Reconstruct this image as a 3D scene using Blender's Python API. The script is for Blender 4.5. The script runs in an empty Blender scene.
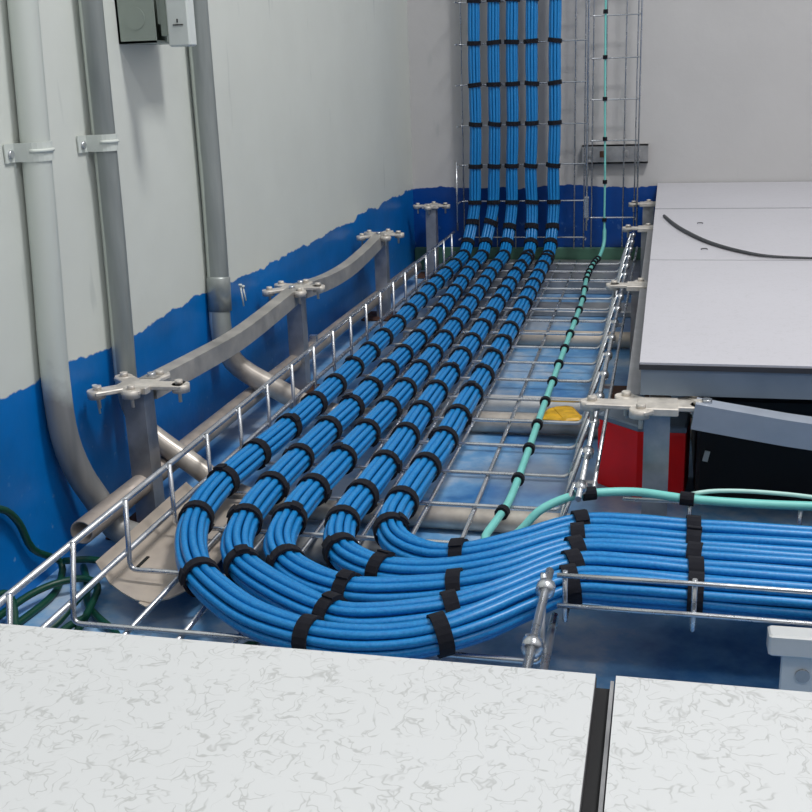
import bpy, math, random
from mathutils import Vector, Matrix, noise
random.seed(7)
S = bpy.context.scene
C = S.collection

# ------------------------------------------------------------ camera
def cam_axes(p, y, r):
    cy, sy, cp, sp = math.cos(y), math.sin(y), math.cos(p), math.sin(p)
    f = Vector((sy*cp, cy*cp, -sp)); ri = Vector((cy, -sy, 0)); up = ri.cross(f)
    cr, sr = math.cos(r), math.sin(r)
    return cr*ri + sr*up, -sr*ri + cr*up, f
CAM = dict(f=1114.56, pitch=.2966, yaw=-.2334, roll=-.0360, loc=(.0213, -.4941, .2904))
cd = bpy.data.cameras.new('camera'); cam = bpy.data.objects.new('camera', cd); C.objects.link(cam)
R_, U_, F_ = cam_axes(CAM['pitch'], CAM['yaw'], CAM['roll'])
cam.matrix_world = Matrix(((R_.x, U_.x, -F_.x, CAM['loc'][0]), (R_.y, U_.y, -F_.y, CAM['loc'][1]), (R_.z, U_.z, -F_.z, CAM['loc'][2]), (0, 0, 0, 1)))
cd.sensor_fit = 'HORIZONTAL'; cd.sensor_width = 36; cd.lens = 36*CAM['f']/812; cd.clip_start = .02
S.camera = cam

# ------------------------------------------------------------ world, light, exposure
w = bpy.data.worlds.new('world'); S.world = w; w.use_nodes = True
w.node_tree.nodes['Background'].inputs[0].default_value = (.93, .97, 1, 1)
w.node_tree.nodes['Background'].inputs[1].default_value = .42
def area(name, loc, rot, sx, sy, power, col=(1, .99, .97)):
    d = bpy.data.lights.new(name, 'AREA'); d.shape = 'RECTANGLE'; d.size = sx; d.size_y = sy; d.energy = power; d.color = col
    o = bpy.data.objects.new(name, d); C.objects.link(o); o.location = loc; o.rotation_euler = rot; return o
area('ceiling_lamp', (.75, .55, 2.45), (0, 0, 0), .5, .35, 44)
area('ceiling_lamp', (.9, -1.1, 2.45), (0, 0, 0), 1.2, .35, 18)
S.view_settings.view_transform = 'Standard'; S.view_settings.look = 'None'
S.view_settings.gamma = 1; S.view_settings.use_curve_mapping = False
S.view_settings.exposure = 0.06

# ------------------------------------------------------------ materials
def srgb(r, g, b):
    f = lambda c: (c/255/12.92) if c/255 <= .04045 else ((c/255+.055)/1.055)**2.4
    return (f(r), f(g), f(b), 1)
class NT:
    def __init__(s, name):
        s.m = bpy.data.materials.new(name); s.m.use_nodes = True; s.t = s.m.node_tree
        s.b = s.t.nodes['Principled BSDF']
    def n(s, typ, **kw):
        o = s.t.nodes.new(typ)
        for k, v in kw.items():
            if k.startswith('i_'):
                kk = k[2:]; o.inputs[int(kk) if kk.isdigit() else kk].default_value = v
            else: setattr(o, k, v)
        return o
    def l(s, a, b): s.t.links.new(a, b)
    def coord(s): return s.n('ShaderNodeTexCoord').outputs['Object']
    def noise(s, scale, detail=3, co=None, rough=.55, stretch=None):
        o = s.n('ShaderNodeTexNoise'); o.inputs['Scale'].default_value = scale; o.inputs['Detail'].default_value = detail
        o.inputs['Roughness'].default_value = rough
        co = co or s.coord()
        if stretch:
            mp = s.n('ShaderNodeMapping'); mp.inputs['Scale'].default_value = stretch; s.l(co, mp.inputs[0]); co = mp.outputs[0]
        s.l(co, o.inputs['Vector']); return o.outputs['Fac']
    def ramp(s, fac, stops):
        o = s.n('ShaderNodeValToRGB'); e = o.color_ramp.elements
        while len(e) > 1: e.remove(e[0])
        e[0].position = stops[0][0]; e[0].color = stops[0][1]
        for p, c in stops[1:]:
            x = e.new(p); x.color = c
        s.l(fac, o.inputs[0]); return o.outputs[0]
    def math(s, op, a, b=0.0, c=0.0):
        o = s.n('ShaderNodeMath', operation=op)
        for i, v in enumerate((a, b, c)):
            if isinstance(v, (int, float)): o.inputs[i].default_value = v
            else: s.l(v, o.inputs[i])
        return o.outputs[0]
    def mix(s, fac, a, b):
        o = s.n('ShaderNodeMix', data_type='RGBA')
        for i, v in ((0, fac), (6, a), (7, b)):
            if isinstance(v, (int, float, tuple)): o.inputs[i].default_value = v
            else: s.l(v, o.inputs[i])
        return o.outputs[2]
    def base(s, c):
        if isinstance(c, tuple): s.b.inputs['Base Color'].default_value = c
        else: s.l(c, s.b.inputs['Base Color'])
    def bump(s, fac, strength=.2, dist=.001):
        o = s.n('ShaderNodeBump'); o.inputs['Strength'].default_value = strength; o.inputs['Distance'].default_value = dist
        s.l(fac, o.inputs['Height']); s.l(o.outputs[0], s.b.inputs['Normal'])
    def rm(s, r, m=0.0):
        s.b.inputs['Roughness'].default_value = r; s.b.inputs['Metallic'].default_value = m; return s
W1 = (1, 1, 1, 1); K0 = (0, 0, 0, 1)
def simple(name, c, r=.5, m=0.0, var=.12, sc=40, bump=0):
    t = NT(name).rm(r, m); f = t.noise(sc)
    dark = tuple(x*(1-var) for x in c[:3]) + (1,); lite = tuple(min(1, x*(1+var)) for x in c[:3]) + (1,)
    t.base(t.ramp(f, [(.3, dark), (.7, lite)]))
    if bump: t.bump(f, bump)
    return t.m
WHITE_P = srgb(206, 212, 208); BLUE_P = srgb(0, 92, 168)
def wall_mat(name, axis_h, white, blue):
    t = NT(name).rm(.42); co = t.coord()
    sp = t.n('ShaderNodeSeparateXYZ'); t.l(co, sp.inputs[0]); z = sp.outputs[2]
    st = (1, 1, .25)
    n1 = t.noise(9, 4, co, .6); n2 = t.noise(46, 3, co, .6)
    h = t.math('ADD', z, t.math('MULTIPLY', t.math('SUBTRACT', n1, .5), .035))
    h = t.math('ADD', h, t.math('MULTIPLY', t.math('SUBTRACT', n2, .5), .009))
    edge = t.ramp(t.math('ADD', t.math('MULTIPLY', h, 60), .85), [(.42, K0), (.52, W1)])
    wn = t.noise(5, 5, co); wc = t.ramp(wn, [(.3, tuple(x*.93 for x in white[:3])+(1,)), (.7, white)])
    # thin drips and scuffs on the white paint
    sc = t.noise(30, 2, co, stretch=(1, 1, .2)); wc = t.mix(t.ramp(sc, [(.68, K0), (.74, (.22, .22, .22, 1))]), wc, srgb(140, 150, 150))
    bn = t.noise(7, 5, co); bc = t.ramp(bn, [(.3, tuple(x*.78 for x in blue[:3])+(1,)), (.7, tuple(min(1, x*1.15) for x in blue[:3])+(1,))])
    sp2 = t.noise(70, 2, co); low = t.ramp(t.math('MULTIPLY', z, -5), [(.25, K0), (.95, W1)])
    fl = t.math('MULTIPLY', t.ramp(sp2, [(.66, K0), (.70, W1)]), low)
    bc = t.mix(t.math('MULTIPLY', fl, .6), bc, srgb(120, 160, 200))
    t.base(t.mix(edge, bc, wc)); t.bump(t.noise(22, 4, co), .25, .004)
    t.l(t.mix(edge, (.33,)*3+(1,), (.6,)*3+(1,)), t.b.inputs['Roughness'])
    return t.m
M = {}
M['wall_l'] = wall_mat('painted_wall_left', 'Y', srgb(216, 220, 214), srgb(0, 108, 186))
M['wall_b'] = wall_mat('painted_wall_back_shaded', 'X', srgb(190, 189, 190), srgb(0, 66, 146))  # same two paints, with the back wall's shade put into their colour
def floor_mat():
    t = NT('painted_concrete').rm(.3); co = t.coord()
    n = t.noise(6, 6, co, .65); c = t.ramp(n, [(.36, srgb(60, 118, 178)), (.5, srgb(112, 164, 210)), (.62, srgb(184, 200, 218))])
    n2 = t.noise(2.2, 3, co); c = t.mix(t.ramp(n2, [(.5, K0), (.62, (.7, .7, .7, 1))]), c, srgb(128, 128, 134))
    t.base(c); t.bump(n, .2, .002); return t.m
M['floor'] = floor_mat()
def tile_mat(name, base, amt):
    t = NT(name).rm(.33); co = t.coord()
    wob = t.n('ShaderNodeTexNoise'); wob.inputs['Scale'].default_value = 60; t.l(co, wob.inputs['Vector'])
    vm = t.n('ShaderNodeVectorMath', operation='MULTIPLY_ADD'); t.l(wob.outputs['Color'], vm.inputs[0]); vm.inputs[1].default_value = (.016, .016, 0); t.l(co, vm.inputs[2])
    def lines(scale, st, thr):
        f = t.noise(scale, 2, vm.outputs[0], .5, st); d = t.math('ABSOLUTE', t.math('SUBTRACT', f, .5)); return t.ramp(d, [(0, W1), (thr, K0)])
    a = lines(52, (1, 1.6, 1), .020); b = lines(70, (1.5, .8, 1), .020)
    mk = t.ramp(t.noise(60, 2, co), [(.44, K0), (.54, W1)]); mk2 = t.ramp(t.noise(54, 2, vm.outputs[0]), [(.44, K0), (.54, W1)])
    f = t.math('MAXIMUM', t.math('MULTIPLY', a, mk), t.math('MULTIPLY', b, mk2))
    big = t.noise(3, 3, co)
    bc = t.ramp(big, [(.3, tuple(x*.95 for x in base[:3])+(1,)), (.7, base)])
    t.base(t.mix(t.math('MULTIPLY', f, amt), bc, srgb(128, 130, 126)))
    return t.m
M['tile'] = tile_mat('speckled_laminate', srgb(208, 210, 212), .42)
M['tile2'] = tile_mat('speckled_laminate_far', srgb(196, 195, 203), .16)
def metal(name, c, r=.35, var=.25, sc=25, m=.9, rust=None):
    t = NT(name).rm(r, m); co = t.coord(); f = t.noise(sc, 5, co, .65)
    d = tuple(x*(1-var) for x in c[:3])+(1,); l = tuple(min(1, x*(1+var)) for x in c[:3])+(1,)
    col = t.ramp(f, [(.3, d), (.7, l)])
    if rust: col = t.mix(t.ramp(t.noise(18, 4, co), [(.52, K0), (.62, W1)]), col, rust)
    t.base(col); t.l(t.ramp(f, [(.3, (r*.75,)*3+(1,)), (.7, (min(1, r*1.4),)*3+(1,))]), t.b.inputs['Roughness']); return t.m
M['steel'] = metal('galvanised_steel', srgb(172, 172, 174), .38, m=.75)
M['wire'] = metal('zinc_plated_wire', srgb(200, 203, 208), .25, .12, m=.85)
M['alu'] = metal('cast_aluminium', srgb(208, 202, 194), .45, .2, 60, m=.35)
M['stringer'] = metal('dusty_galvanised_stringer', srgb(176, 172, 166), .45, .2, 30, m=.45)
M['conduit'] = metal('galvanised_conduit', srgb(168, 174, 172), .36, .22, 22, m=.5)
M['cross'] = metal('light_painted_pipe', srgb(200, 200, 200), .35, .12, 22, m=.2)
M['pipe'] = metal('dull_steel_pipe', srgb(158, 148, 140), .5, .2, 35, m=.35)
M['strg'] = metal('blue_grey_box_rail', srgb(160, 168, 182), .4, .1, 14, m=.2)
M['trough'] = metal('bare_sheet_metal', srgb(205, 192, 178), .5, .12, 18, m=.35)
M['rusty'] = metal('rusty_plate', srgb(92, 62, 48), .7, .4, 60, m=.3)
M['edge'] = simple('dark_edge_band', srgb(58, 58, 62), .5)
M['pan'] = metal('tile_steel_pan', srgb(122, 136, 152), .45, .1, 12, m=.3)
M['black'] = simple('black_velcro', srgb(9, 11, 24), .95, sc=300, bump=.4)
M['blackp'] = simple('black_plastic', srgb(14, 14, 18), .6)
M['green'] = simple('dark_green_sheath', srgb(12, 66, 50), .4)
M['gstrip'] = simple('green_painted_strip', srgb(66, 106, 90), .5, sc=14, var=.3)
M['aqua'] = simple('aqua_fibre_jacket', srgb(122, 204, 198), .42, var=.06)
M['aquapale'] = simple('pale_aqua_fibre_jacket', srgb(176, 214, 208), .42, var=.06)
M['red'] = simple('red_paint', srgb(240, 8, 10), .42, sc=18)
M['yellow'] = simple('yellow_plastic', srgb(206, 160, 28), .5, sc=60, var=.3)
M['whitep'] = simple('white_plastic', srgb(208, 214, 212), .4, var=.04)
M['strapm'] = simple('white_painted_clamp', srgb(205, 211, 206), .5, var=.06)
M['boxm'] = metal('grey_painted_steel_box', srgb(150, 160, 152), .45, .08, 12, m=.15)
M['dark'] = simple('dark_interior', srgb(22, 26, 26), .8)
M['dust'] = simple('grey_dust_strip', srgb(70, 72, 76), .7)
def cable_mat():
    t = NT('blue_cable_jacket').rm(.36); f = t.noise(420, 2); n = t.noise(8, 2)
    c = t.ramp(f, [(.3, srgb(14, 116, 188)), (.7, srgb(34, 140, 206))])
    t.base(c); return t.m
M['blue'] = cable_mat()
def painted_conduit():
    t = NT('half_painted_conduit').rm(.45, .25); co = t.coord(); sp = t.n('ShaderNodeSeparateXYZ'); t.l(co, sp.inputs[0])
    f = t.math('ADD', t.math('MULTIPLY', sp.outputs[2], 7), t.math('MULTIPLY', t.noise(20, 4, co), .9))
    fac = t.ramp(f, [(.25, K0), (.55, W1)])
    st = t.ramp(t.noise(30, 3, co, stretch=(1, 1, .15)), [(.3, srgb(120, 122, 124)), (.7, srgb(168, 166, 162))])
    t.base(t.mix(fac, st, srgb(204, 210, 205))); return t.m
M['cpaint'] = painted_conduit()
def wall_side_tone(y0):
    t = NT('conduit_pale_wall_side').rm(.33, .3); co = t.coord(); sp = t.n('ShaderNodeSeparateXYZ'); t.l(co, sp.inputs[0])  # conduit colour grows paler on the side facing the wall
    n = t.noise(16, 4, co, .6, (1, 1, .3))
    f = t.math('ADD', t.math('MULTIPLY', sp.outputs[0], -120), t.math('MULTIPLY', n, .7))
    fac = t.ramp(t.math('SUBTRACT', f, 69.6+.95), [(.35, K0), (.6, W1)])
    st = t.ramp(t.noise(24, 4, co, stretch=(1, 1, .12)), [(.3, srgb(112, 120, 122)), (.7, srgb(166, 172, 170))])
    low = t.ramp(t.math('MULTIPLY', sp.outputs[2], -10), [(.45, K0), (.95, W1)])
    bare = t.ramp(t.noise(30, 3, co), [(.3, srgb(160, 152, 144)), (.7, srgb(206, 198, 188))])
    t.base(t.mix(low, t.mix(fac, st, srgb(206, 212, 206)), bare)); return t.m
M['cover'] = wall_side_tone(0)

# ------------------------------------------------------------ mesh helpers
class MB:
    def __init__(s): s.v = []; s.f = []; s.sm = []
    def add(s, vs, fs, smooth=False):
        o = len(s.v); s.v += [tuple(v) for v in vs]
        for f in fs: s.f.append(tuple(i+o for i in f)); s.sm.append(smooth)
        return s
    def box(s, lo, hi, rot=None, piv=None, bev=0.0):
        x0, y0, z0 = lo; x1, y1, z1 = hi
        if bev:
            b = bev; vs = []; 
            for z, i in ((z0, b), (z0+b, 0), (z1-b, 0), (z1, b)):
                for (x, y) in ((x0+i+b, y0+i), (x1-i-b, y0+i), (x1-i, y0+i+b), (x1-i, y1-i-b), (x1-i-b, y1-i), (x0+i+b, y1-i), (x0+i, y1-i-b), (x0+i, y0+i+b)):
                    vs.append(Vector((x, y, z)))
            fs = [tuple(range(7, -1, -1)), tuple(range(24, 32))]
            for k in range(3):
                for j in range(8): fs.append((k*8+j, k*8+(j+1) % 8, (k+1)*8+(j+1) % 8, (k+1)*8+j))
        else:
            vs = [Vector(p) for p in ((x0, y0, z0), (x1, y0, z0), (x1, y1, z0), (x0, y1, z0), (x0, y0, z1), (x1, y0, z1), (x1, y1, z1), (x0, y1, z1))]
            fs = [(0, 3, 2, 1), (4, 5, 6, 7), (0, 1, 5, 4), (1, 2, 6, 5), (2, 3, 7, 6), (3, 0, 4, 7)]
        if rot is not None:
            pv = Vector(piv) if piv else Vector(((x0+x1)/2, (y0+y1)/2, (z0+z1)/2))
            vs = [rot @ (v-pv) + pv for v in vs]
        return s.add(vs, fs)
    def rings(s, rings, smooth=True, caps=True, closed=False):
        n = len(rings[0]); vs = [v for r in rings for v in r]; fs = []
        m = len(rings)
        for i in range(m if closed else m-1):
            a, b = i*n, ((i+1) % m)*n
            for j in range(n): fs.append((a+j, a+(j+1) % n, b+(j+1) % n, b+j))
        s.add(vs, fs, smooth)
        if caps and not closed:
            o = len(s.v)-len(vs)
            s.f.append(tuple(o+j for j in range(n-1, -1, -1))); s.sm.append(False)
            s.f.append(tuple(o+(m-1)*n+j for j in range(n))); s.sm.append(False)
        return s
    def tube(s, pts, r, n=8, caps=True, up=None):
        P = [Vector(p) for p in pts]; fr = frames(P, up)
        rr = r if isinstance(r, (list, tuple)) else [r]*len(P)
        return s.rings([[p + q*(a*math.cos(t)) + b*(a*math.sin(t)) for t in [2*math.pi*k/n for k in range(n)]] for p, (q, b), a in zip(P, fr, rr)], True, caps)
    def hollow(s, pts, r, wall, n=16):
        P = [Vector(p) for p in pts]; fr = frames(P)
        rg = lambda a, idx: [[P[i] + fr[i][0]*(a*math.cos(t)) + fr[i][1]*(a*math.sin(t)) for t in [2*math.pi*k/n for k in range(n)]] for i in idx]
        idx = list(range(len(P)))
        return s.rings(rg(r, idx) + rg(r-wall, idx[::-1]), True, False, True)
    def rect_sweep(s, pts, w, h, up=(0, 0, 1)):
        P = [Vector(p) for p in pts]; out = []
        for i, p in enumerate(P):
            t = (P[min(i+1, len(P)-1)]-P[max(i-1, 0)]).normalized(); sd = t.cross(Vector(up)).normalized(); u = sd.cross(t)
            out.append([p+sd*a*w/2+u*b*h/2 for a, b in ((-1, -1), (1, -1), (1, 1), (-1, 1))])
        return s.rings(out, False)
    def sheet(s, prof_a, prof_b, th):   # sheet metal between two polylines given thickness along z
        n = len(prof_a); top = [Vector(p) for p in prof_a] + [Vector(p) for p in prof_b]
        bot = [v-Vector((0, 0, th)) for v in top]; fs = []
        for i in range(n-1):
            fs.append((i, i+1, n+i+1, n+i)); fs.append((2*n+i, 3*n+i, 3*n+i+1, 2*n+i+1))
        for loop in ([*range(n), *range(2*n-1, n-1, -1)],):
            L = loop
            for k in range(len(L)): a, b = L[k], L[(k+1) % len(L)]; fs.append((b, a, a+2*n, b+2*n))
        return s.add(top+bot, fs)
    def mesh(s, name, mat):
        me = bpy.data.meshes.new(name); me.from_pydata(s.v, [], s.f); me.polygons.foreach_set('use_smooth', s.sm)
        if mat: me.materials.append(mat)
        me.update(); return me
    def build(s, name, mat, parent=None):
        o = bpy.data.objects.new(name, s.mesh(name, mat)); C.objects.link(o)
        if parent: o.parent = parent; o.matrix_parent_inverse = Matrix.Translation(-Vector(parent.location))
        return o
def frames(P, up=None):
    n = len(P); T = [(P[min(i+1, n-1)]-P[max(i-1, 0)]).normalized() for i in range(n)]
    a = Vector(up) if up else (Vector((0, 0, 1)) if abs(T[0].z) < .8 else Vector((1, 0, 0)))
    q = (a - T[0]*a.dot(T[0])).normalized(); out = []
    for i in range(n):
        q = (q - T[i]*q.dot(T[i])).normalized(); out.append((q, T[i].cross(q)))
    return out
def smooth_path(pts, step=.01):
    P = [Vector(p) for p in pts]; P = [2*P[0]-P[1]] + P + [2*P[-1]-P[-2]]; out = []
    for i in range(1, len(P)-2):
        a, b, c, d = P[i-1:i+3]; n = max(1, int(round((c-b).length/step)))
        for k in range(n):
            t = k/n
            ta = max((b-a).length, 1e-5)**.5; tb = max((c-b).length, 1e-5)**.5; tc = max((d-c).length, 1e-5)**.5
            m1 = (c-b) - ((c-a)*(tb/(ta+tb))) + (b-a)*(tb/ta) ; m2 = (c-b) - ((d-b)*(tb/(tb+tc))) + (d-c)*(tb/tc)
            t2, t3 = t*t, t*t*t
            out.append(b*(2*t3-3*t2+1) + m1*(t3-2*t2+t) + c*(-2*t3+3*t2) + m2*(t3-t2))
    out.append(P[-2]); return out
def thing(name, label, cat, loc=(0, 0, 0), group=None):
    o = bpy.data.objects.new(name, None); C.objects.link(o); o.location = loc; o.empty_display_size = .05
    return tag(o, label, cat, group)
def tag(o, label=None, cat=None, group=None, kind=None):
    if label: o['label'] = label
    if cat: o['category'] = cat
    if group: o['group'] = group
    if kind: o['kind'] = kind
    return o
def child(o, parent):
    o.parent = parent; o.matrix_parent_inverse = Matrix.Translation(-Vector(parent.location)); return o

WX, WY, FZ = -.6, 2.28, -.212
# ------------------------------------------------------------ room shell
tag(MB().box((WX-.1, -1.9, FZ-.05), (WX, WY+.1, 2.7)).build('wall_left', M['wall_l']), 'white plastered left wall painted blue below floor level', kind='structure')
tag(MB().box((WX, WY, FZ-.05), (2.0, WY+.1, 2.7)).build('wall_back', M['wall_b']), 'white back wall painted blue below floor level', kind='structure')
tag(MB().box((1.85, -1.9, FZ-.05), (1.95, WY, 2.7)).build('unseen_wall_right', M['wall_b']), 'unseen white right wall, added to stop light leaking under the floor', kind='structure')  # out-of-view wall added to stop light leaking in under the tiles
tag(MB().box((WX, -1.9, FZ-.05), (1.85, -1.8, 2.7)).build('unseen_wall_front', M['wall_b']), 'unseen white wall behind the viewer, added to stop light leaking under the floor', kind='structure')  # another added wall out of view, closes the front against leaking light
tag(MB().box((WX, -1.9, FZ-.05), (2.0, WY, FZ)).build('floor', M['floor']), 'blue painted concrete subfloor', kind='structure')
tag(MB().box((WX+.002, WY-.012, FZ), (-.01, WY-.0005, FZ+.058), bev=.002).build('trim_1', M['gstrip']), 'dull green strip along the foot of the back wall', kind='structure')

# ------------------------------------------------------------ raised floor tiles
TH = .034
def tile(x0, x1, y0, y1, label, cat_group, mat, gap=.0012, sd=0.0):
    cx, cy = (x0+x1)/2, (y0+y1)/2
    t = tag(thing('floor_tile', label, 'floor tile', (cx, cy, -TH), cat_group), kind='thing')
    a, b, c, d = x0+gap, x1-gap, y0+gap, y1-gap-sd
    MB().box((a, c, -.0022), (b, d, 0)).build('laminate_top', mat, t)
    MB().box((a-.0004, c-.0004, -.0075), (b+.0004, d+.0004, -.0022)).build('edge_band', M['edge'], t)
    MB().box((a+.0015, c+.0015, -TH), (b-.0015, d-.0015, -.0075)).build('steel_pan', M['pan'], t)
    return t
G = 'raised floor tiles'
tile(-.6, -.0045, -.6, 0, 'large speckled white floor tile at lower left, left of the dark gap', G, M['tile'], .0003)
tile(.0048, .6, -.6, 0, 'speckled white floor tile at lower right, right of the dark gap', G, M['tile'], .0003)
tile(0, .6, .6, 1.2, 'pale floor tile nearest the opening, in front of the streaked tile', G, M['tile2'], sd=.002)
tile(0, .6, 1.2, 1.8, 'pale floor tile carrying the curved black streak', G, M['tile2'], sd=.011)
tile(0, .6, 1.8, WY-.003, 'narrow pale floor tile against the back wall', G, M['tile2'])
rf = bpy.data.objects.new('raised_floor', None); C.objects.link(rf); rf.location = (1.2, 0, -TH); rf['kind'] = 'structure'  # outer tiles out of view, extended so the underfloor stays dark
rf['label'] = 'unseen rest of the raised floor around the opening, kept to hold the void dark'
def plain_tile(x0, x1, y0, y1):
    MB().box((x0+.001, y0+.001, -TH), (x1-.001, y1-.001, 0), bev=.001).build('floor_tile', M['tile2'], rf)
for r in range(7):
    y0 = -1.8+.6*r
    for cx in (0, 1): plain_tile(.6+.6*cx, 1.2+.6*cx, y0, min(y0+.6, WY-.003))
    if r < 2: plain_tile(-.6, -.0045, y0, y0+.6); plain_tile(.0048, .6, y0, y0+.6)
# curved black strip and two slots on the second tile
p = smooth_path([(.019, 1.672, .0025), (.036, 1.562, .003), (.0552, 1.4698, .003), (.0921, 1.345, .003), (.133, 1.262, .003), (.1699, 1.218, .003), (.2301, 1.204, .0025), (.30, 1.2015, .0022)], .012)
n = len(p); tag(MB().tube(p, [.0034-.002*abs(i/n-.35)-.0012*max(0, i/n-.7)/.3 for i in range(n)], 8).build('cable_offcut', M['dust']), 'thin curved black cable offcut lying on the pale floor tile', 'cable offcut')
for (x, y), lab in (((.0826, 1.579), 'small dark metal staple on streaked tile, the farther one'), ((.082, 1.291), 'small dark metal staple on streaked tile, the nearer one')):
    m = MB(); m.tube(smooth_path([(x-.005, y, .0008), (x-.004, y, .0018), (x+.004, y, .0018), (x+.005, y, .0008)], .002), .0009, 6)
    tag(m.build('staple', M['dust']), lab, 'staple', 'staples on the floor tile')
# strip of metal seen in the open gap between the two near tiles
tag(MB().box((-.0125, -1.2, -.06), (.0125, -.003, -TH-.0008), bev=.002).build('stringer', M['dust']), 'grey steel stringer at the bottom of the gap between the near tiles', 'stringer')

tag(MB().box((-.0045, -.6, -.0330), (.0022, -.0006, -.0075)).build('gap_shade', M['blackp']), 'black strip added as the darkness in the gap between the two near tiles', 'gap_shade')  # the gap is open; this black strip stands for the darkness inside
tag(MB().box((.0025, -.6, -.0330), (.0043, -.0008, -.0028)).build('edge_strip', M['steel']), 'thin bright metal strip along the right side of the dark gap', 'metal strip')
# ------------------------------------------------------------ pedestals
def pedestal(x, y, label, arms, group='floor pedestals', base='rusty', rz=0, ztop=-.036, pw=.0125, dangle=False):
    t = tag(thing('floor_pedestal', label, 'pedestal', (x, y, FZ), group), kind='thing')
    R = Matrix.Rotation(rz, 3, 'Z'); pv = (x, y, 0)
    MB().box((x-.04, y-.04, FZ), (x+.04, y+.04, FZ+.004), R, pv, bev=.0015).build('base_plate', M[base], t)
    m = MB(); b = pw; wl = .0018; z0, z1 = FZ+.004, ztop-.006
    o = [(x-b, y-b), (x+b, y-b), (x+b, y+b), (x-b, y+b)]; i = [(x-b+wl, y-b+wl), (x+b-wl, y-b+wl), (x+b-wl, y+b-wl), (x-b+wl, y+b-wl)]
    mk = lambda L, z: [R @ (Vector((a, c, z))-Vector(pv))+Vector(pv) for a, c in L]
    m.rings([mk(o, z0), mk(o, z1), mk(i, z1), mk(i, z0)], False, False, True); m.build('post', M['steel'], t)
    hd = MB(); hd.box((x-.02, y-.02, ztop-.0085), (x+.02, y+.02, ztop-.0005), R, pv, bev=.001)
    for ia, (a, L) in enumerate(arms):
        A = Matrix.Rotation(a, 3, 'Z'); hd.box((x, y-.0105, ztop-.006-.0002*ia), (x+L, y+.0105, ztop-.001-.0002*ia), A, (x, y, 0), bev=.001)
        e = Vector((x, y, 0)) + A @ Vector((L-.004, 0, 0)); hd.tube([(e.x, e.y, ztop-.010), (e.x, e.y, ztop-.001)], .010, 10)
    hd.build('head_plate', M['alu'], t)
    for a, L in arms:
        A = Matrix.Rotation(a, 3, 'Z'); e = Vector((x, y, 0)) + A @ Vector((L-.006, 0, 0))
        sb = MB().tube([(e.x, e.y, ztop-.022), (e.x, e.y, ztop+.0005)], .0022, 6); sb.tube([(e.x, e.y, ztop-.001), (e.x, e.y, ztop+.0035)], .0048, 6)
        sb.build('screw', M['alu'], t)
    nut = MB().tube([(x, y, ztop-.03), (x, y, ztop-.008)], .0115 if pw > .011 else .008, 6); nut.build('levelling_nut', M['steel'], t)
    return t
four = [(0.15, .042), (1.35, .04), (2.6, .04), (3.9, .05), (5.2, .045)]
pedestal(-.545, .60, 'steel floor pedestal by the left wall nearest the viewer, bright star-shaped head', [(.05, .055), (1.3, .045), (2.4, .045), (3.9, .05), (4.9, .03)])
pedestal(-.545, 1.16, 'steel floor pedestal by the left wall, second from the viewer', four)
pedestal(-.545, 1.72, 'steel floor pedestal by the left wall, third from the viewer', four)
pedestal(-.535, 2.19, 'short steel floor pedestal in the far left corner before the blue back wall', [(.1, .04), (1.57, .035), (3.14, .04), (4.6, .03)])
pedestal(.02, .585, 'steel floor pedestal standing in front of the red box', [(.0, .045), (1.5, .04), (3.1, .07), (2.5, .045), (4.0, .03), (.6, .05)], base='steel')
pedestal(-.012, 1.2, 'floor pedestal at the edge of the right tiles, first beyond the near pedestal', [(3.1, .045), (0, .04), (1.57, .03)])
pedestal(-.012, 1.8, 'floor pedestal at the edge of the right tiles, before the back one', [(3.1, .045), (0, .04), (1.57, .03)])
pedestal(-.018, 2.2, 'floor pedestal at the edge of the right tiles beside the back wall', [(3.1, .04), (0, .035), (1.57, .03)])
for (x, y, z0, L) in ((-.585, .578, -.037, .03), (-.585, 1.03, -.012, .03), (-.585, 1.04, -.016, .02)):
    t = thing('hanging_screw', {.578: 'thin white screw hanging below the first left pedestal head', 1.03: 'longer of two thin white rods against the blue wall', 1.04: 'shorter of two thin white rods against the blue wall'}[y], 'screw', (x, y, z0))
    MB().tube([(x, y, z0), (x+.003, y, z0-L)], .0014, 6).build('shank', M['whitep'], t)
    MB().tube([(x, y, z0), (x, y, z0+.003)], .003, 6).build('screw_head', M['whitep'], t)
# stringers
def stringer(pts, label, w=.02, h=.024, n=14, mat='stringer'):
    t = thing('stringer', label, 'stringer', pts[0], 'stringers')
    P = smooth_path(pts, .03); MB().rect_sweep(P, w, h).build('box_rail', M[mat], t)
    for e, f in ((P[0], P[1]), (P[-1], P[-2])):
        d = (f-e).normalized(); c = e+d*.012; m = MB().tube([(c.x, c.y, c.z+h/2-.001), (c.x, c.y, c.z+h/2+.004)], .005, 6); m.build('end_screw', M['wire'], t)
    return t
zz = -.0475
stringer([(-.54, .615, zz), (-.54, .75, zz-.006), (-.54, .88, zz-.010), (-.541, 1.02, zz-.006), (-.543, 1.15, zz)], 'sagging grey metal stringer between the first and second left pedestals')
stringer([(-.543, 1.17, zz), (-.543, 1.32, zz-.013), (-.543, 1.45, zz-.016), (-.544, 1.58, zz-.010), (-.545, 1.715, zz+.001)], 'curved grey metal stringer between the second and third left pedestals')
stringer([(.055, .585, -.046), (.115, .58, -.054), (.17, .575, -.060), (.30, .565, -.064), (.44, .585, -.054), (.575, .6, -.05)], 'grey box-section stringer running right from the pedestal by the red box', w=.024, h=.026, mat='strg')
tag(MB().rect_sweep([(-.003, .62, -.052), (-.003, 1.18, -.052)], .018, .026).build('stringer', M['steel']), 'grey stringer under the left edge of the nearest right tile', 'stringer', 'edge stringers')
tag(MB().rect_sweep([(-.003, 1.225, -.052), (-.003, 1.78, -.052)], .018, .026).build('stringer', M['steel']), 'grey stringer under the left edge of the streaked tile', 'stringer', 'edge stringers')

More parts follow.
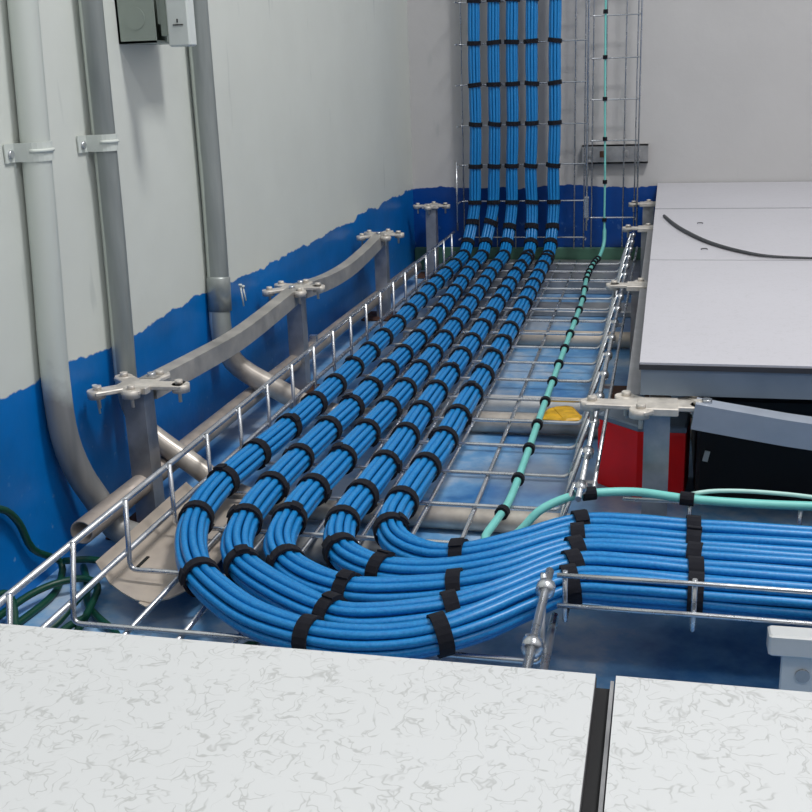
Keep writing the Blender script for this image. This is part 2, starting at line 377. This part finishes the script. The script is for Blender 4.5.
# ------------------------------------------------------------ wire basket cable trays
ZB, ZT, RW = -.166, -.1, .0026
XL, XR = -.4715, -.0535
def wire(parent, name, pts, r=RW, n=8, mat='wire'): return MB().tube(pts, r, n).build(name, M[mat], parent)
def rounded(pts, rad=.008, k=4):
    P = [Vector(p) for p in pts]; out = [P[0]]
    for i in range(1, len(P)-1):
        a = P[i]+(P[i-1]-P[i]).normalized()*rad; b = P[i]+(P[i+1]-P[i]).normalized()*rad
        for j in range(k+1): t = j/k; out.append(a*(1-t)**2+P[i]*2*t*(1-t)+b*t*t)
    return out+[P[-1]]
tr = thing('wire_tray', 'long zinc wire basket tray carrying the blue bundles along the left wall', 'cable tray', (-.26, 1.0, ZB), 'wire basket trays')
Y0t, Y1t = -.35, 2.17
ks = [k for k in range(-5, 20)]
for k in ks:
    y = .2088+.1*k
    if y < .32: pts = [(XL, y, ZT+.004), (XL, y-.016, ZB), (XR-.0095, y-.016, ZB), (XR-.0095, y, ZT+.004)]
    elif y < .5: pts = [(XL, y, ZT+.004), (XL, y-.006, ZB), (XR, y-.006, ZB)]
    elif y < .5: pts = [(XL, y, ZT+.004), (XL, y, ZB), (XR, y, ZB)]
    else: pts = [(XL, y, ZT+.004), (XL, y, ZB), (XR-.023, y, ZB), (XR-.0005, y, ZT+.004)]
    o = wire(tr, 'cross_wire', rounded(pts))
wire(tr, 'side_wire', [(XL-.0045, Y0t, ZT), (XL-.0045, Y1t, ZT)], .0033)
wire(tr, 'side_wire', [(XL-.0045, Y0t, ZB+.0155), (XL-.0045, Y1t, ZB+.0155)], .0031)
wire(tr, 'side_wire', [(XR+.0045, .478, ZT), (XR+.0045, Y1t, ZT)], .0030)
wire(tr, 'side_wire', [(XR-.019, .51, ZB+.0055), (XR-.019, Y1t, ZB+.0055)])
wire(tr, 'side_wire', [(XR-.006, Y0t, ZT), (XR-.006, .322, ZT)], .0035)
wire(tr, 'side_wire', [(XR-.004, Y0t, ZB+.014), (XR-.004, .345, ZB+.014)], .0035)
for k in range(1, 6):
    x = XL+.05*k; wire(tr, 'bottom_wire', [(x, Y0t, ZB-.0051), (x, Y1t, ZB-.0051)])
wire(tr, 'bottom_wire', [(-.162, Y0t, ZB-.0051), (-.182, Y1t, ZB-.0051)])
# coupling clips along the right rail
for k in range(0, 17):
    y = .5088+.1*k
    MB().rings([[Vector((XR+.0045+r*math.cos(a), y+dy, ZT+r*math.sin(a))) for a in [2*math.pi*j/10 for j in range(10)]] for dy, r in ((-.008, .003), (-.006, .0062), (.006, .0062), (.008, .003))]).build('clip', M['wire'], tr)
for y in (.29, .20):
    MB().rings([[Vector((XR-.006+r*math.cos(a), y+dy, ZT+r*math.sin(a))) for a in [2*math.pi*j/12 for j in range(12)]] for dy, r in ((-.006, .0035), (-.004, .0076), (.004, .0076), (.006, .0035))]).build('clip', M['wire'], tr)
# outer edge wire beside the right rail
er = thing('edge_rod', 'thin bright rod running just outside the right side of the long tray', 'rod', (-.036, .5, -.12))
wire(er, 'rod', [(-.0385, .535, -.112), (-.0385, 1.15, -.112), (-.037, 2.0, -.11)], .0022)
for y in (.55, .9, 1.25, 1.6): MB().box((-.0505, y-.004, -.114), (-.0365, y+.004, -.110)).build('tab', M['steel'], er)

# branch tray to the right
bt = thing('wire_tray', 'short wire basket tray branching right under the merged blue bundles', 'cable tray', (.2, .42, ZB), 'wire basket trays')
ZBB = -.1448
for k in range(0, 7):
    x = -.047+.1*k
    if k == 0: pts = [(x, .3195, ZT+.002), (x, .3195, ZBB), (x, .525, ZBB)]
    else: pts = [(x, .3195, ZT+.002), (x, .3195, ZBB), (x, .525, ZBB), (x, .525, ZT-.012)]
    wire(bt, 'cross_wire', rounded(pts), .0021)
X0b, X1b = -.053, .6

for z in (ZT, -.1265): wire(bt, 'side_wire', [(X0b, .3150, z), (.05, .3150, z+.0005), (.2, .315, z-.0008), (X1b, .3150, z)], .0021)
wire(bt, 'side_wire', [(-.01, .5295, -.118), (X1b, .5295, -.118)], .0021)
for y in (.36, .42, .48): wire(bt, 'bottom_wire', [(X0b, y, ZBB-.0044), (X1b, y, ZBB-.0044)], .0021)

# vertical wall trays
WYT = WY-.052
def wall_tray(xa, xb, xs, zs, label, zc, z1=1.76):
    t = thing('wire_tray', label, 'cable tray', ((xa+xb)/2, WYT, .1), 'wire basket trays')
    for x in xs: wire(t, 'upright_wire', [(x, WYT+.0042, zs), (x, WYT+.0042, z1)], .0017)
    for z in zc: wire(t, 'cross_wire', rounded([(xa, WYT-.04, z), (xa, WYT, z), (xb, WYT, z), (xb, WYT-.04, z)]), .0017)
    wire(t, 'side_wire', [(xa-.003, WYT-.04, -.10), (xa-.003, WYT-.04, .065 if xa < -.3 else z1)], .0022); wire(t, 'side_wire', [(xb+.003, WYT-.04, -.09), (xb+.003, WYT-.04, z1)], .0019)
    return t
zc1 = [1.70, 1.60, 1.50, 1.40, 1.30, 1.20, 1.11, 1.01, .91, .81, -.122, -.034, .053, .146, .240, .332, .425, .52, .615, .71]
wall_tray(-.468, -.163, (-.462, -.425, -.380, -.335, -.290, -.238, -.193, -.170), -.15, 'tall wire basket tray up the back wall behind the five blue bundles', zc1)
zc2 = [1.63, 1.53, 1.43, 1.33, 1.23, 1.13, 1.03, .93, .85, .76, -.075, .105, .198, .290, .383, .475, .57, .665]
wall_tray(-.158, -.047, (-.152, -.122, -.078, -.052), -.15, 'narrow wire basket tray up the back wall behind the single aqua cable', zc2)
# steel channel bracket on the back wall
ch = thing('wall_channel', 'short grey steel channel fixed to the back wall behind the narrow tray', 'bracket', (-.1, WY, .07))
m = MB(); m.box((-.178, WY-.022, .049), (-.023, WY-.0185, .093)); m.box((-.178, WY-.022, .0895), (-.023, WY-.0005, .093)); m.box((-.178, WY-.022, .049), (-.023, WY-.0005, .0525)); m.build('channel', M['steel'], ch)
for x in (-.158, -.13, -.075, -.045): MB().box((x-.006, WY-.0245, .064), (x+.006, WY-.0215, .079), bev=.001).build('slot_plate', M['rusty' if x == -.13 else 'steel'], ch)
# coupling clip between the wall trays
m = MB(); m.box((-.166, WYT-.046, -.07), (-.155, WYT-.041, -.02), bev=.001)
tag(m.build('splice_plate', M['wire']), 'bright slotted splice plate joining the two wall trays at the blue band', 'splice plate')

# ------------------------------------------------------------ cable bundles
CR = .0039
HEX = [(1.12*math.cos(a), 1.12*math.sin(a)) for a in [.3+k*2*math.pi/3 for k in range(3)]] + [(2.98*math.cos(a), 2.98*math.sin(a)) for a in [k*2*math.pi/9+.1 for k in range(9)]]
def bundle(pts, label, straps, seed, group):
    P = smooth_path(pts, .012); n = len(P)
    T = [(P[min(i+1, n-1)]-P[max(i-1, 0)]).normalized() for i in range(n)]
    # frame: side vector from X on the wall, parallel transport afterwards
    q = Vector((1, 0, 0)); FR = []
    for i in range(n):
        q = (q - T[i]*q.dot(T[i])).normalized(); FR.append((q, T[i].cross(q)))
    t = thing('cable_bundle', label, 'cable bundle', P[n//2], group)
    # arc length and straps
    L = [0.0]
    for i in range(1, n): L.append(L[-1]+(P[i]-P[i-1]).length)
    def near(s):
        s = Vector(s); return min(range(n), key=lambda i: (P[i]-s).length)
    SI = sorted(set(near(s) for s in straps))
    SL = [L[i] for i in SI]
    def pinch(l):
        d = min(abs(l-a) for a in SL); return 1.0+.075*min(1, d/.035)
    def scale(p):   # bundles are squeezed together over the branch tray
        if p.y > .6: return 1-.09*min(1, (p.y-.6)/.5)
        return 1-.0*max(0, min(1, (p.x+.17)/.12))
    for c, (u, v) in enumerate(HEX):
        ph = random.uniform(0, 50); rings = []; path = []
        for i in range(n):
            s = pinch(L[i])*scale(P[i])*CR*.97
            rr = 1 if c else 0
            wob = .0011*max(0, min(1, (P[i].x+.28)/.2)) + .00035
            a = wob*noise.noise(Vector((L[i]*9, ph, seed))); b = wob*noise.noise(Vector((L[i]*9, ph+20, seed)))
            tw = .35*noise.noise(Vector((L[i]*1.6, seed*3.1, 0)))
            uu = u*math.cos(tw)-v*math.sin(tw); vv = u*math.sin(tw)+v*math.cos(tw)
            path.append(P[i]+FR[i][0]*(uu*s+a)+FR[i][1]*(vv*s+b))
        rad = [CR*scale(p) for p in P]
        MB().tube(path, rad, 6).build('cable', M['blue'], t)
    for i in SI:
        sc = scale(P[i]); r0 = CR*3.98*sc; wdt = .0062 if P[i].z < -.06 else .005
        jit = random.uniform(-.14, .14); a0 = random.uniform(0, 6)
        Tn = (T[i]+FR[i][0]*jit).normalized(); qq = (FR[i][0]-Tn*FR[i][0].dot(Tn)).normalized(); bb = Tn.cross(qq)
        prof = [(-wdt, r0), (-wdt, r0+.0024), (wdt, r0+.0024), (wdt, r0)]
        rg = []
        for k in range(18):
            ang = 2*math.pi*k/18; dirv = qq*math.cos(ang)+bb*math.sin(ang)
            rg.append([P[i]+Tn*h+dirv*r for h, r in prof])
        sm = MB(); sm.rings(rg, False, False, True)
        # overlapped end of the hook-and-loop tape
        ov = []
        for k in range(5):
            ang = a0+.16*k; dirv = qq*math.cos(ang)+bb*math.sin(ang); ov.append([P[i]+Tn*h+dirv*r for h, r in [(-wdt, r0+.0022), (-wdt, r0+.0042), (wdt, r0+.0042), (wdt, r0+.0022)]])
        sm.rings(ov, False); sm.build('velcro_strap', M['black'], t)
    return t
ZC = -.149; ZM = -.1256
def wall_part(x, xw):
    return [(xw, WYT-.021, 1.75), (xw, WYT-.021, 1.2), (xw, WYT-.021, .74), (xw+.001, WYT-.021, .5), (xw-.001, WYT-.021, .3), (xw, WYT-.021, .15), (xw-.003, WYT-.021, .03), (xw*.7+x*.3, WYT-.024, -.045), (xw*.3+x*.7, WYT-.036, -.092), (x, WYT-.062, -.128), (x, WYT-.10, ZC+.003), (x, WYT-.14, ZC)]
WS = [1.70, 1.60, 1.50, 1.40, 1.30, 1.20, 1.11, 1.01, .91, .81, .72, .63, .52, .428, .3355, .2435, .149, .056, -.031, -.093]
def strap_list(x, ys, xw): return [(xw, WYT-.021, z) for z in WS] + [(x, y, ZC) for y in ys]
def merged(y): return [(-.045, y, ZM+.001), (0, y+.001, ZM+.002), (.055, y+.001, ZM+.001), (.15, y, ZM), (.3, y, ZM), (.6, y, ZM)]
BD = {
1: dict(xw=-0.426, x=[(-0.443, 1.7835, -0.149), (-0.4368, 1.2644, -0.149), (-0.4357, 0.9464, -0.147), (-0.4409, 0.7708, -0.147), (-0.4471, 0.6674, -0.147), (-0.4523, 0.5817, -0.147), (-0.445, 0.5021, -0.147), (-0.4233, 0.4318, -0.147), (-0.39, 0.3699, -0.147), (-0.3465, 0.3234, -0.147), (-0.3025, 0.2893, -0.147), (-0.2513, 0.2696, -0.147), (-0.2115, 0.2655, -0.147), (-0.1725, 0.2727, -0.1464), (-0.1412, 0.2801, -0.1413), (-0.1089, 0.2997, -0.1359), (-0.0795, 0.3262, -0.1309)], y0=0.590, dy=0.0999,
   near=[(-0.4461, 0.4897), (-0.3903, 0.3575), (-0.2518, 0.2696), (-0.1336, 0.2798)], my=0.3482, lab='outermost of five blue cable bundles, sweeping widest past the near tile edge'),
2: dict(xw=-0.38, x=[(-0.3994, 1.9911, -0.149), (-0.387, 1.6796, -0.149), (-0.3766, 1.3682, -0.149), (-0.3787, 1.1191, -0.149), (-0.382, 0.8741, -0.147), (-0.3872, 0.7398, -0.147), (-0.3934, 0.6075, -0.147), (-0.3944, 0.5021, -0.147), (-0.3789, 0.4298, -0.147), (-0.3562, 0.3874, -0.147), (-0.3098, 0.3445, -0.147), (-0.259, 0.312, -0.147), (-0.2229, 0.3017, -0.147), (-0.152, 0.316, -0.1431), (-0.1057, 0.3349, -0.1354)], y0=0.582, dy=0.0999,
   near=[(-0.3954, 0.4866), (-0.3624, 0.3833), (-0.2446, 0.3079), (-0.1347, 0.3198)], my=0.3777, lab='second blue cable bundle from the left wall'),
3: dict(xw=-0.337, x=[(-0.3475, 1.9392, -0.149), (-0.3382, 1.6277, -0.149), (-0.3319, 1.3163, -0.149), (-0.3293, 0.9464, -0.147), (-0.334, 0.7811, -0.147), (-0.3386, 0.6571, -0.147), (-0.35, 0.5248, -0.147), (-0.3396, 0.4422, -0.147), (-0.3169, 0.3988, -0.147), (-0.2776, 0.3647, -0.147), (-0.2332, 0.3502, -0.147), (-0.1867, 0.3564, -0.147), (-0.1433, 0.3613, -0.1416), (-0.1005, 0.3733, -0.1345)], y0=0.580, dy=0.0999,
   near=[(-0.3541, 0.4969), (-0.32, 0.3915), (-0.2415, 0.3518), (-0.1379, 0.3606)], my=0.4072, lab='middle of the five blue cable bundles in the long tray'),
4: dict(xw=-0.292, x=[(-0.2904, 1.9911, -0.149), (-0.2852, 1.5758, -0.149), (-0.2821, 1.2644, -0.149), (-0.2828, 0.8948, -0.147), (-0.2818, 0.7191, -0.147), (-0.29, 0.5868, -0.147), (-0.2942, 0.499, -0.147), (-0.2756, 0.4318, -0.147), (-0.2464, 0.4039, -0.147), (-0.2125, 0.3936, -0.147), (-0.1664, 0.3934, -0.1454), (-0.1164, 0.401, -0.1372)], y0=0.571, dy=0.0999,
   near=[(-0.2937, 0.4938), (-0.2714, 0.4267), (-0.2301, 0.3967)], my=0.4367, lab='fourth blue cable bundle from the left wall, mostly hidden where it turns'),
5: dict(xw=-0.238, x=[(-0.2432, 2.0637, -0.149), (-0.2364, 1.6796, -0.149), (-0.2318, 1.3682, -0.149), (-0.2313, 1.1606, -0.149), (-0.2322, 0.8948, -0.147), (-0.2322, 0.7398, -0.147), (-0.2384, 0.5868, -0.147), (-0.2373, 0.499, -0.147), (-0.2125, 0.4494, -0.147), (-0.1764, 0.4298, -0.147), (-0.1379, 0.4268, -0.1408), (-0.0952, 0.4416, -0.1336)], y0=0.562, dy=0.0999,
   near=[(-0.2384, 0.4856), (-0.1466, 0.4247)], my=0.4661, lab='innermost blue cable bundle, beside the bare half of the tray'),
}
SH = {1: .004, 2: .008, 3: .008, 4: .0095, 5: .003}
for k, d in BD.items():
    sx = SH[k]; tw_ = lambda a, b: sx*max(0, min(1, (.66-b)/.12))*max(0, min(1, (-.18-a)/.07))
    L = [(a+tw_(a, b), b, c) for a, b, c in d['x']]; x0 = L[0][0]
    d['near'] = [(a+tw_(a, b), b) for a, b in d['near']]
    pts = wall_part(x0, d['xw']) + L + merged(d['my'])
    st = [(d['xw'], WYT-.021, z) for z in WS] + [(x0, 2.105, ZC), (x0, 2.16, -.122)]
    for q in range(16):                      # tied at every cross wire
        y = d['y0']+d['dy']*q; xx = x0
        for (a, b, _), (c, e, _) in zip(L, L[1:]):
            if e <= y <= b: xx = c+(a-c)*(y-e)/(b-e)
        if y < 2.07: st.append((xx, y, ZC))
    st += [(a, b, -.147) for a, b in d['near']] + [(x, d['my'], ZM) for x in (-.050 if k in (1, 5) else -.043, .056, .3, .5)]
    bundle(pts, d['lab'], st, k, 'blue network cable bundles')

# aqua fibre
def tape(path, idx, parent, r, wd=.005, th=.0016):
    T = (path[idx+1]-path[idx-1]).normalized(); q = T.orthogonal().normalized(); b = T.cross(q); rg = []
    for k in range(12):
        a = 2*math.pi*k/12; d = q*math.cos(a)+b*math.sin(a); rg.append([path[idx]+T*h+d*rr for h, rr in ((-wd, r), (-wd, r+th), (wd, r+th), (wd, r))])
    return MB().rings(rg, False, False, True).build('velcro_strap', M['black'], parent)
fa = thing('fibre_cable', 'aqua fibre cable down the narrow wall tray, along the long tray and off right', 'cable', (-.126, 1.2, ZC), 'aqua fibre cables')
XA = -.126; ZA = -.1585
P = smooth_path([(-.126, WYT-.012, 1.75), (-.126, WYT-.012, 1.2), (-.126, WYT-.012, .74), (-.1255, WYT-.012, .4), (-.1235, WYT-.012, .2), (-.1205, WYT-.012, .02), (-.120, WYT-.016, -.07), (-.119, WYT-.03, -.13), (-.126, WYT-.06, ZA+.003), (-.134, 2.095, ZA), (-.1386, 1.92, ZA), (-.1309, 1.6625, ZA), (-.1309, 1.3535, ZA), (-.1314, .9931, ZA), (-.1304, .7356, ZA), (-.1319, .6017, ZA), (-.138, .548, ZA), (-.142, .512, ZA), (-.1375, .495, ZA+.001), (-.122, .488, ZA+.006), (-.105, .489, ZA+.018), (-.088, .497, ZA+.036), (-.068, .507, ZA+.045), (-.048, .513, -.109), (.0, .524, -.108), (.05, .518, -.110), (.11, .519, -.112), (.2, .521, -.112), (.6, .521, -.112)], .008)
MB().tube(P, [.0025 if (p.z > -.1 and p.y > 2) else .0044 for p in P], 8).build('jacket', M['aqua'], fa)
def nearest(P, s): s = Vector(s); return max(1, min(len(P)-2, min(range(len(P)), key=lambda i: (P[i]-s).length)))
for z in (1.6, 1.5, 1.4, 1.3, 1.2, 1.1, 1.0, .91, .83, .75, .66, .57, .48, .387, .295, .201, .107, .0115, -.075): tape(P, nearest(P, (-.124, WYT-.012, z)), fa, .0025, .0045, .0030)
for y in [.575+.0999*k for k in range(16)] + [1.93, 2.03, 2.10, 2.14]: tape(P, nearest(P, (-.128, y, ZA)), fa, .0044, .0046, .003)
for x in (-.044, .047): tape(P, nearest(P, (x, .515, -.11)), fa, .0042, .0065, .0024)
fb = thing('fibre_cable', 'pale aqua fibre cable bowing above the other at the right edge', 'cable', (.15, .53, -.106), 'aqua fibre cables')
P2 = smooth_path([(.054, .5215, -.1065), (.07, .527, -.105), (.10, .532, -.105), (.14, .532, -.106), (.18, .530, -.108), (.3, .530, -.108), (.6, .530, -.108)], .01)
MB().tube(P2, .0022, 8).build('jacket', M['aquapale'], fb)

# ------------------------------------------------------------ conduits on the left wall
def clamp(parent, x, y, z, r, yw, mat='strapm'):
    # one-hole strap: saddle over the tube and a flat ear on the wall toward the viewer
    m = MB(); h = .009; th = .0014; prof = []
    for k in range(11):
        a = -math.pi*.5+math.pi*k/10; prof.append((x+(r+.0004)*math.cos(a), y+(r+.0004)*math.sin(a), x+(r+.0004+th)*math.cos(a), y+(r+.0004+th)*math.sin(a)))
    prof = [(WX+.001, y-r-yw, WX+.001+th, y-r-yw), (WX+.001, y-r-.001, WX+.001+th, y-r-.001-th)] + prof
    rg = [[Vector((a, b, z-h)), Vector((c, d, z-h)), Vector((c, d, z+h)), Vector((a, b, z+h))] for a, b, c, d in prof]
    o = m.rings(rg, False).build('clamp', M[mat], parent)
    rib = []
    for k in range(11):
        a = -math.pi*.45+math.pi*.95*k/10; rr = r+.0006+th; rib.append((x+rr*math.cos(a), y+rr*math.sin(a), z+.001))
    rb = MB().tube(rib, .0019, 6).build('rib', M[mat]); child(rb, o)
    sc = MB().tube([(WX+.0015, y-r-yw*.55, z-.001), (WX+.005, y-r-yw*.55, z-.001)], .004, 8).build('screw', M['wire']); child(sc, o)
    return o
def conduit(x, y, r, pts, label, mat, clampz=None, yw=.03, lean=0):
    t = thing('conduit', label, 'conduit', (x, y, FZ), 'wall conduits'); e = lean
    P = smooth_path([(x, y+e*4, 1.6), (x, y+e*1.5, .6), (x, y+e*.75, .3), (x, y+e*.3, .12)] + pts, .015)
    MB().tube(P, r, 16).build('pipe', M[mat], t)
    if clampz is not None: clamp(t, x, y+e*.56, clampz, r, yw)
    return t
conduit(-.584, .502, .0145, [(-.584, .5, -.01), (-.583, .502, -.07), (-.579, .515, -.115), (-.571, .53, -.15), (-.556, .535, -.183), (-.52, .535, -.1945), (-.44, .533, -.1955), (-.2, .533, -.1955), (.1, .535, -.1955)], 'white painted wall conduit nearest the viewer, bare metal bend at its foot', 'cpaint', .222, .018, .030)
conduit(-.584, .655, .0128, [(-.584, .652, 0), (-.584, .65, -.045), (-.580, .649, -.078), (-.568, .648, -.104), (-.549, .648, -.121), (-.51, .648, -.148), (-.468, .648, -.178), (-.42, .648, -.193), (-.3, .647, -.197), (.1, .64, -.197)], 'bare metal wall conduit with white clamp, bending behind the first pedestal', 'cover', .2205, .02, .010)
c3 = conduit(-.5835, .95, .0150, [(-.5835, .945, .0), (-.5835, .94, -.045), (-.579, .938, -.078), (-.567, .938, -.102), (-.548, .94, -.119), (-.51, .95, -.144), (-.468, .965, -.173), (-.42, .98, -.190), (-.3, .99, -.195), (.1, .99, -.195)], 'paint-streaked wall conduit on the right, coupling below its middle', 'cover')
MB().tube([(-.5835, .943, -.030), (-.5835, .946, .016), (-.5835, .9462, .0175)], [.0166, .0166, .0155], 16).build('coupling', M['conduit'], c3)
# pipe crossing the tray deeper in the floor
tag(MB().tube(smooth_path([(-.46, 1.09, -.197), (-.2, 1.085, -.197), (-.07, 1.08, -.197), (.08, 1.075, -.197)], .05), .0135, 14).build('conduit', M['cross']), 'grey pipe crossing under the tray just beyond the elbow pipe', 'conduit', 'pipes under the tray')
tag(MB().tube([(-.45, 1.50, -.196), (.3, 1.49, -.196)], .015, 14).build('conduit', M['trough']), 'beige pipe crossing under the far half of the tray', 'conduit', 'pipes under the tray')
tag(MB().box((-.46, 1.75, FZ), (.3, 1.84, FZ+.012), bev=.002).build('floor_duct', M['steel']), 'flat grey duct crossing under the far end of the tray', 'duct', 'ducts under the tray')
tag(MB().box((-.46, 1.98, FZ), (-.03, 2.262, FZ+.030), bev=.002).build('floor_duct', M['steel']), 'flat grey duct lying under the tray against the back wall', 'duct', 'ducts under the tray')
# pipe lying along the wall foot
lp = thing('loose_pipe', 'dull open-ended steel pipe lying along the foot of the left wall', 'pipe', (-.55, .47, -.157))
MB().hollow([(-.548, .452, -.1535), (-.549, .9, -.1555), (-.553, 1.4, -.163), (-.557, 2.1, -.172)], .0128, .0018, 18).build('tube', M['pipe'], lp)
MB().box((-.549-.006, 1.245, -.16), (-.549+.006, 1.255, -.138)).build('saddle', M['wire'], lp)

# sheet metal trough end below the tray
tg = thing('metal_trough', 'bent bare sheet-metal trough with rounded lip lying below the tray', 'trough', (-.45, .45, -.19))
def tx(y): return 0
pa = [(-.507, .402, -.160), (-.490, .394, -.1775), (-.470, .380, -.1790), (-.452, .370, -.1800), (-.436, .368, -.1808), (-.420, .376, -.1790), (-.402, .402, -.1765)]
pb = [(-.507, .62, -.160), (-.488, .62, -.1780), (-.468, .62, -.1780), (-.450, .62, -.1780), (-.436, .62, -.1780), (-.424, .62, -.1780), (-.402, .62, -.1765)]
m = MB(); m.sheet(pa, pb, .0014); m.build('sheet', M['trough'], tg)
MB().sheet([(-.447, .3665, -.1815), (-.438, .3625, -.1825), (-.430, .3665, -.1815)], [(-.447, .382, -.1812), (-.438, .382, -.1812), (-.430, .382, -.1812)], .0012).build('lip', M['trough'], tg)
MB().box((-.4805, .432, -.1785), (-.4775, .456, -.1768)).build('slot', M['dark'], tg)

# green cables at lower left
GC = [
 ([(-.593, .27, -.08), (-0.592, 0.3865, -0.1034), (-0.592, 0.4122, -0.1276), (-0.592, 0.43, -0.1526), (-.585, .467, -.185), (-.574, .44, -.196), (-.568, .41, -.199), (-.57, .37, -.199), (-.575, .32, -.199), (-.575, .2, -.199)], 'dark green cable running down the wall into the tangle at lower left'),
 ([(-.59, .22, -.188), (-.585, .35, -.186), (-.575, .40, -.184), (-.56, .425, -.184), (-.54, .435, -.184), (-.522, .425, -.186), (-.51, .39, -.188), (-.50, .35, -.189), (-.49, .30, -.190), (-.47, .26, -.190)], 'dark green cable arching across the floor at lower left'),
 ([(-.575, .455, -.1765), (-.55, .462, -.176), (-.52, .458, -.178), (-.495, .452, -.19), (-.485, .48, -.192)], 'short dark green cable crossing toward the metal trough'),
 ([(-.592, .25, -.170), (-.588, .37, -.172), (-.575, .36, -.178), (-.558, .335, -.1915), (-.54, .325, -.1915), (-.527, .345, -.1905), (-.52, .38, -.180), (-.517, .405, -.176)], 'dark green cable looping up from the floor at lower left'),
 ([(-.565, .475, -.1915), (-.545, .445, -.1915), (-.52, .40, -.194), (-.495, .375, -.194), (-.47, .355, -.194), (-.44, .325, -.194), (-.40, .305, -.194), (-.36, .315, -.194), (-.335, .345, -.194), (-.32, .40, -.194)], 'dark green cable passing under the trough lip and first blue bundle'),
 ([(-.50, .36, -.186), (-.505, .34, -.184), (-.503, .305, -.184), (-.475, .285, -.186), (-.42, .285, -.186), (-.37, .278, -.188), (-.3, .25, -.19)], 'dark green cable lying along the near tile edge'),
]
for p_, lab in GC:
    p_ = [(a, b, c if c > -.14 else max(FZ+.0037, c-.012)) for a, b, c in p_]
    tag(MB().tube(smooth_path(p_, .01), .0038, 8).build('green_cable', M['green']), lab, 'cable', 'green cables')

# ------------------------------------------------------------ wall boxes
bx = thing('junction_box', 'open grey steel junction box high on the left wall', 'junction box', (-.576, .79, .32))
x0, x1, y0, y1, z0, z1 = WX+.0005, -.553, .752, .85, .325, .46; th = .0025
m = MB(); m.box((x0, y0, z0), (x1, y0+th, z1)); m.box((x0, y1-th, z0), (x1, y1, z1)); m.box((x0, y0, z0), (x1, y1, z0+th)); m.box((x0, y0, z1-th), (x1, y1, z1)); m.box((x0, y0, z0), (x0+th, y1, z1)); m.build('shell', M['boxm'], bx)
MB().tube([(-.577, y0-.0008, .352), (-.577, y0+.001, .352)], .0125, 20).build('knockout', M['boxm'], bx)
MB().box((x1-.0005, y0+.024, z0+.001), (x1+.0025, y1-.002, z1-.02)).build('cover_plate', M['boxm'], bx)
sw = thing('switch_box', 'slim white switch box standing out beside the steel junction box', 'switch', (-.525, .775, .32))
MB().box((-.5385, .752, .3195), (-.5115, .772, .46), bev=.002).build('body', M['whitep'], sw)
MB().box((-.5305, .7505, .3425), (-.5185, .7525, .3437)).build('printed_mark', M['blackp'], sw)
MB().box((-.5255, .7505, .3455), (-.5245, .7525, .3495)).build('printed_mark', M['blackp'], sw)
MB().box((-.5485, .758, .332), (-.5384, .768, .45)).build('hinge_bar', M['boxm'], sw)
MB().box((-.5515, .758, .345), (-.5484, .768, .44)).build('hinge_bar', M['boxm'], sw)

# ------------------------------------------------------------ things in the void at the right
rb = thing('red_box', 'red metal box standing on the floor behind the steel pedestal', 'box', (.0, .79, FZ))
R = Matrix.Rotation(-.40, 3, 'Z')
foot = [(-.050, .812), (-.002, .768), (.0525, .768), (.060, .85), (-.02, .87)]
ex = lambda k, z: [Vector((.005+(a-.005)*k, .81+(b-.81)*k, z)) for a, b in foot]
MB().rings([ex(.985, FZ+.0005), ex(1, FZ+.004), ex(1, -.131), ex(.985, -.128)], False).build('body', M['red'], rb)
MB().rings([ex(1.0, -.1279), ex(1.02, -.1265), ex(1.02, -.1225), ex(.97, -.1205)], False).build('lid', M['pan'], rb)
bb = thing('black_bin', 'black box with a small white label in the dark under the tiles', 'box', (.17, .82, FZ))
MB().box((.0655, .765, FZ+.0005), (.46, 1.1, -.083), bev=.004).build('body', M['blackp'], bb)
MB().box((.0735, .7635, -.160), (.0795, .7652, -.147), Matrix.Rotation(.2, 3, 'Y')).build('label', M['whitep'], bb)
yb = thing('yellow_offcut', 'crumpled yellow plastic piece lying on the pipes under the tray', 'plastic piece', (-.11, .99, FZ))
m = MB(); m.box((-.134, .955, -.1806), (-.098, 1.005, -.1755), Matrix.Rotation(-.15, 3, 'Z'), bev=.003); m.box((-.118, .95, -.1804), (-.086, 1.015, -.1742), Matrix.Rotation(.35, 3, 'Z'), bev=.004); m.build('plastic', M['yellow'], yb)
M['bracket'] = metal('pale_bracket_steel', srgb(205, 207, 208), .4, .06, 20, m=.15)
br = thing('tray_bracket', 'pale grey L-shaped bracket under the branch tray at the right edge', 'bracket', (.13, .3, -.15))
MB().box((.1075, .292, -.1445), (.20, .31, -.1270), bev=.0015).build('ledge', M['bracket'], br)
MB().box((.118, .299, FZ), (.19, .3035, -.1447), bev=.001).build('plate', M['bracket'], br)
MB().tube([(.1339, .2975, -.1625), (.1339, .2992, -.1625)], .0055, 12).build('bolt', M['steel'], br)
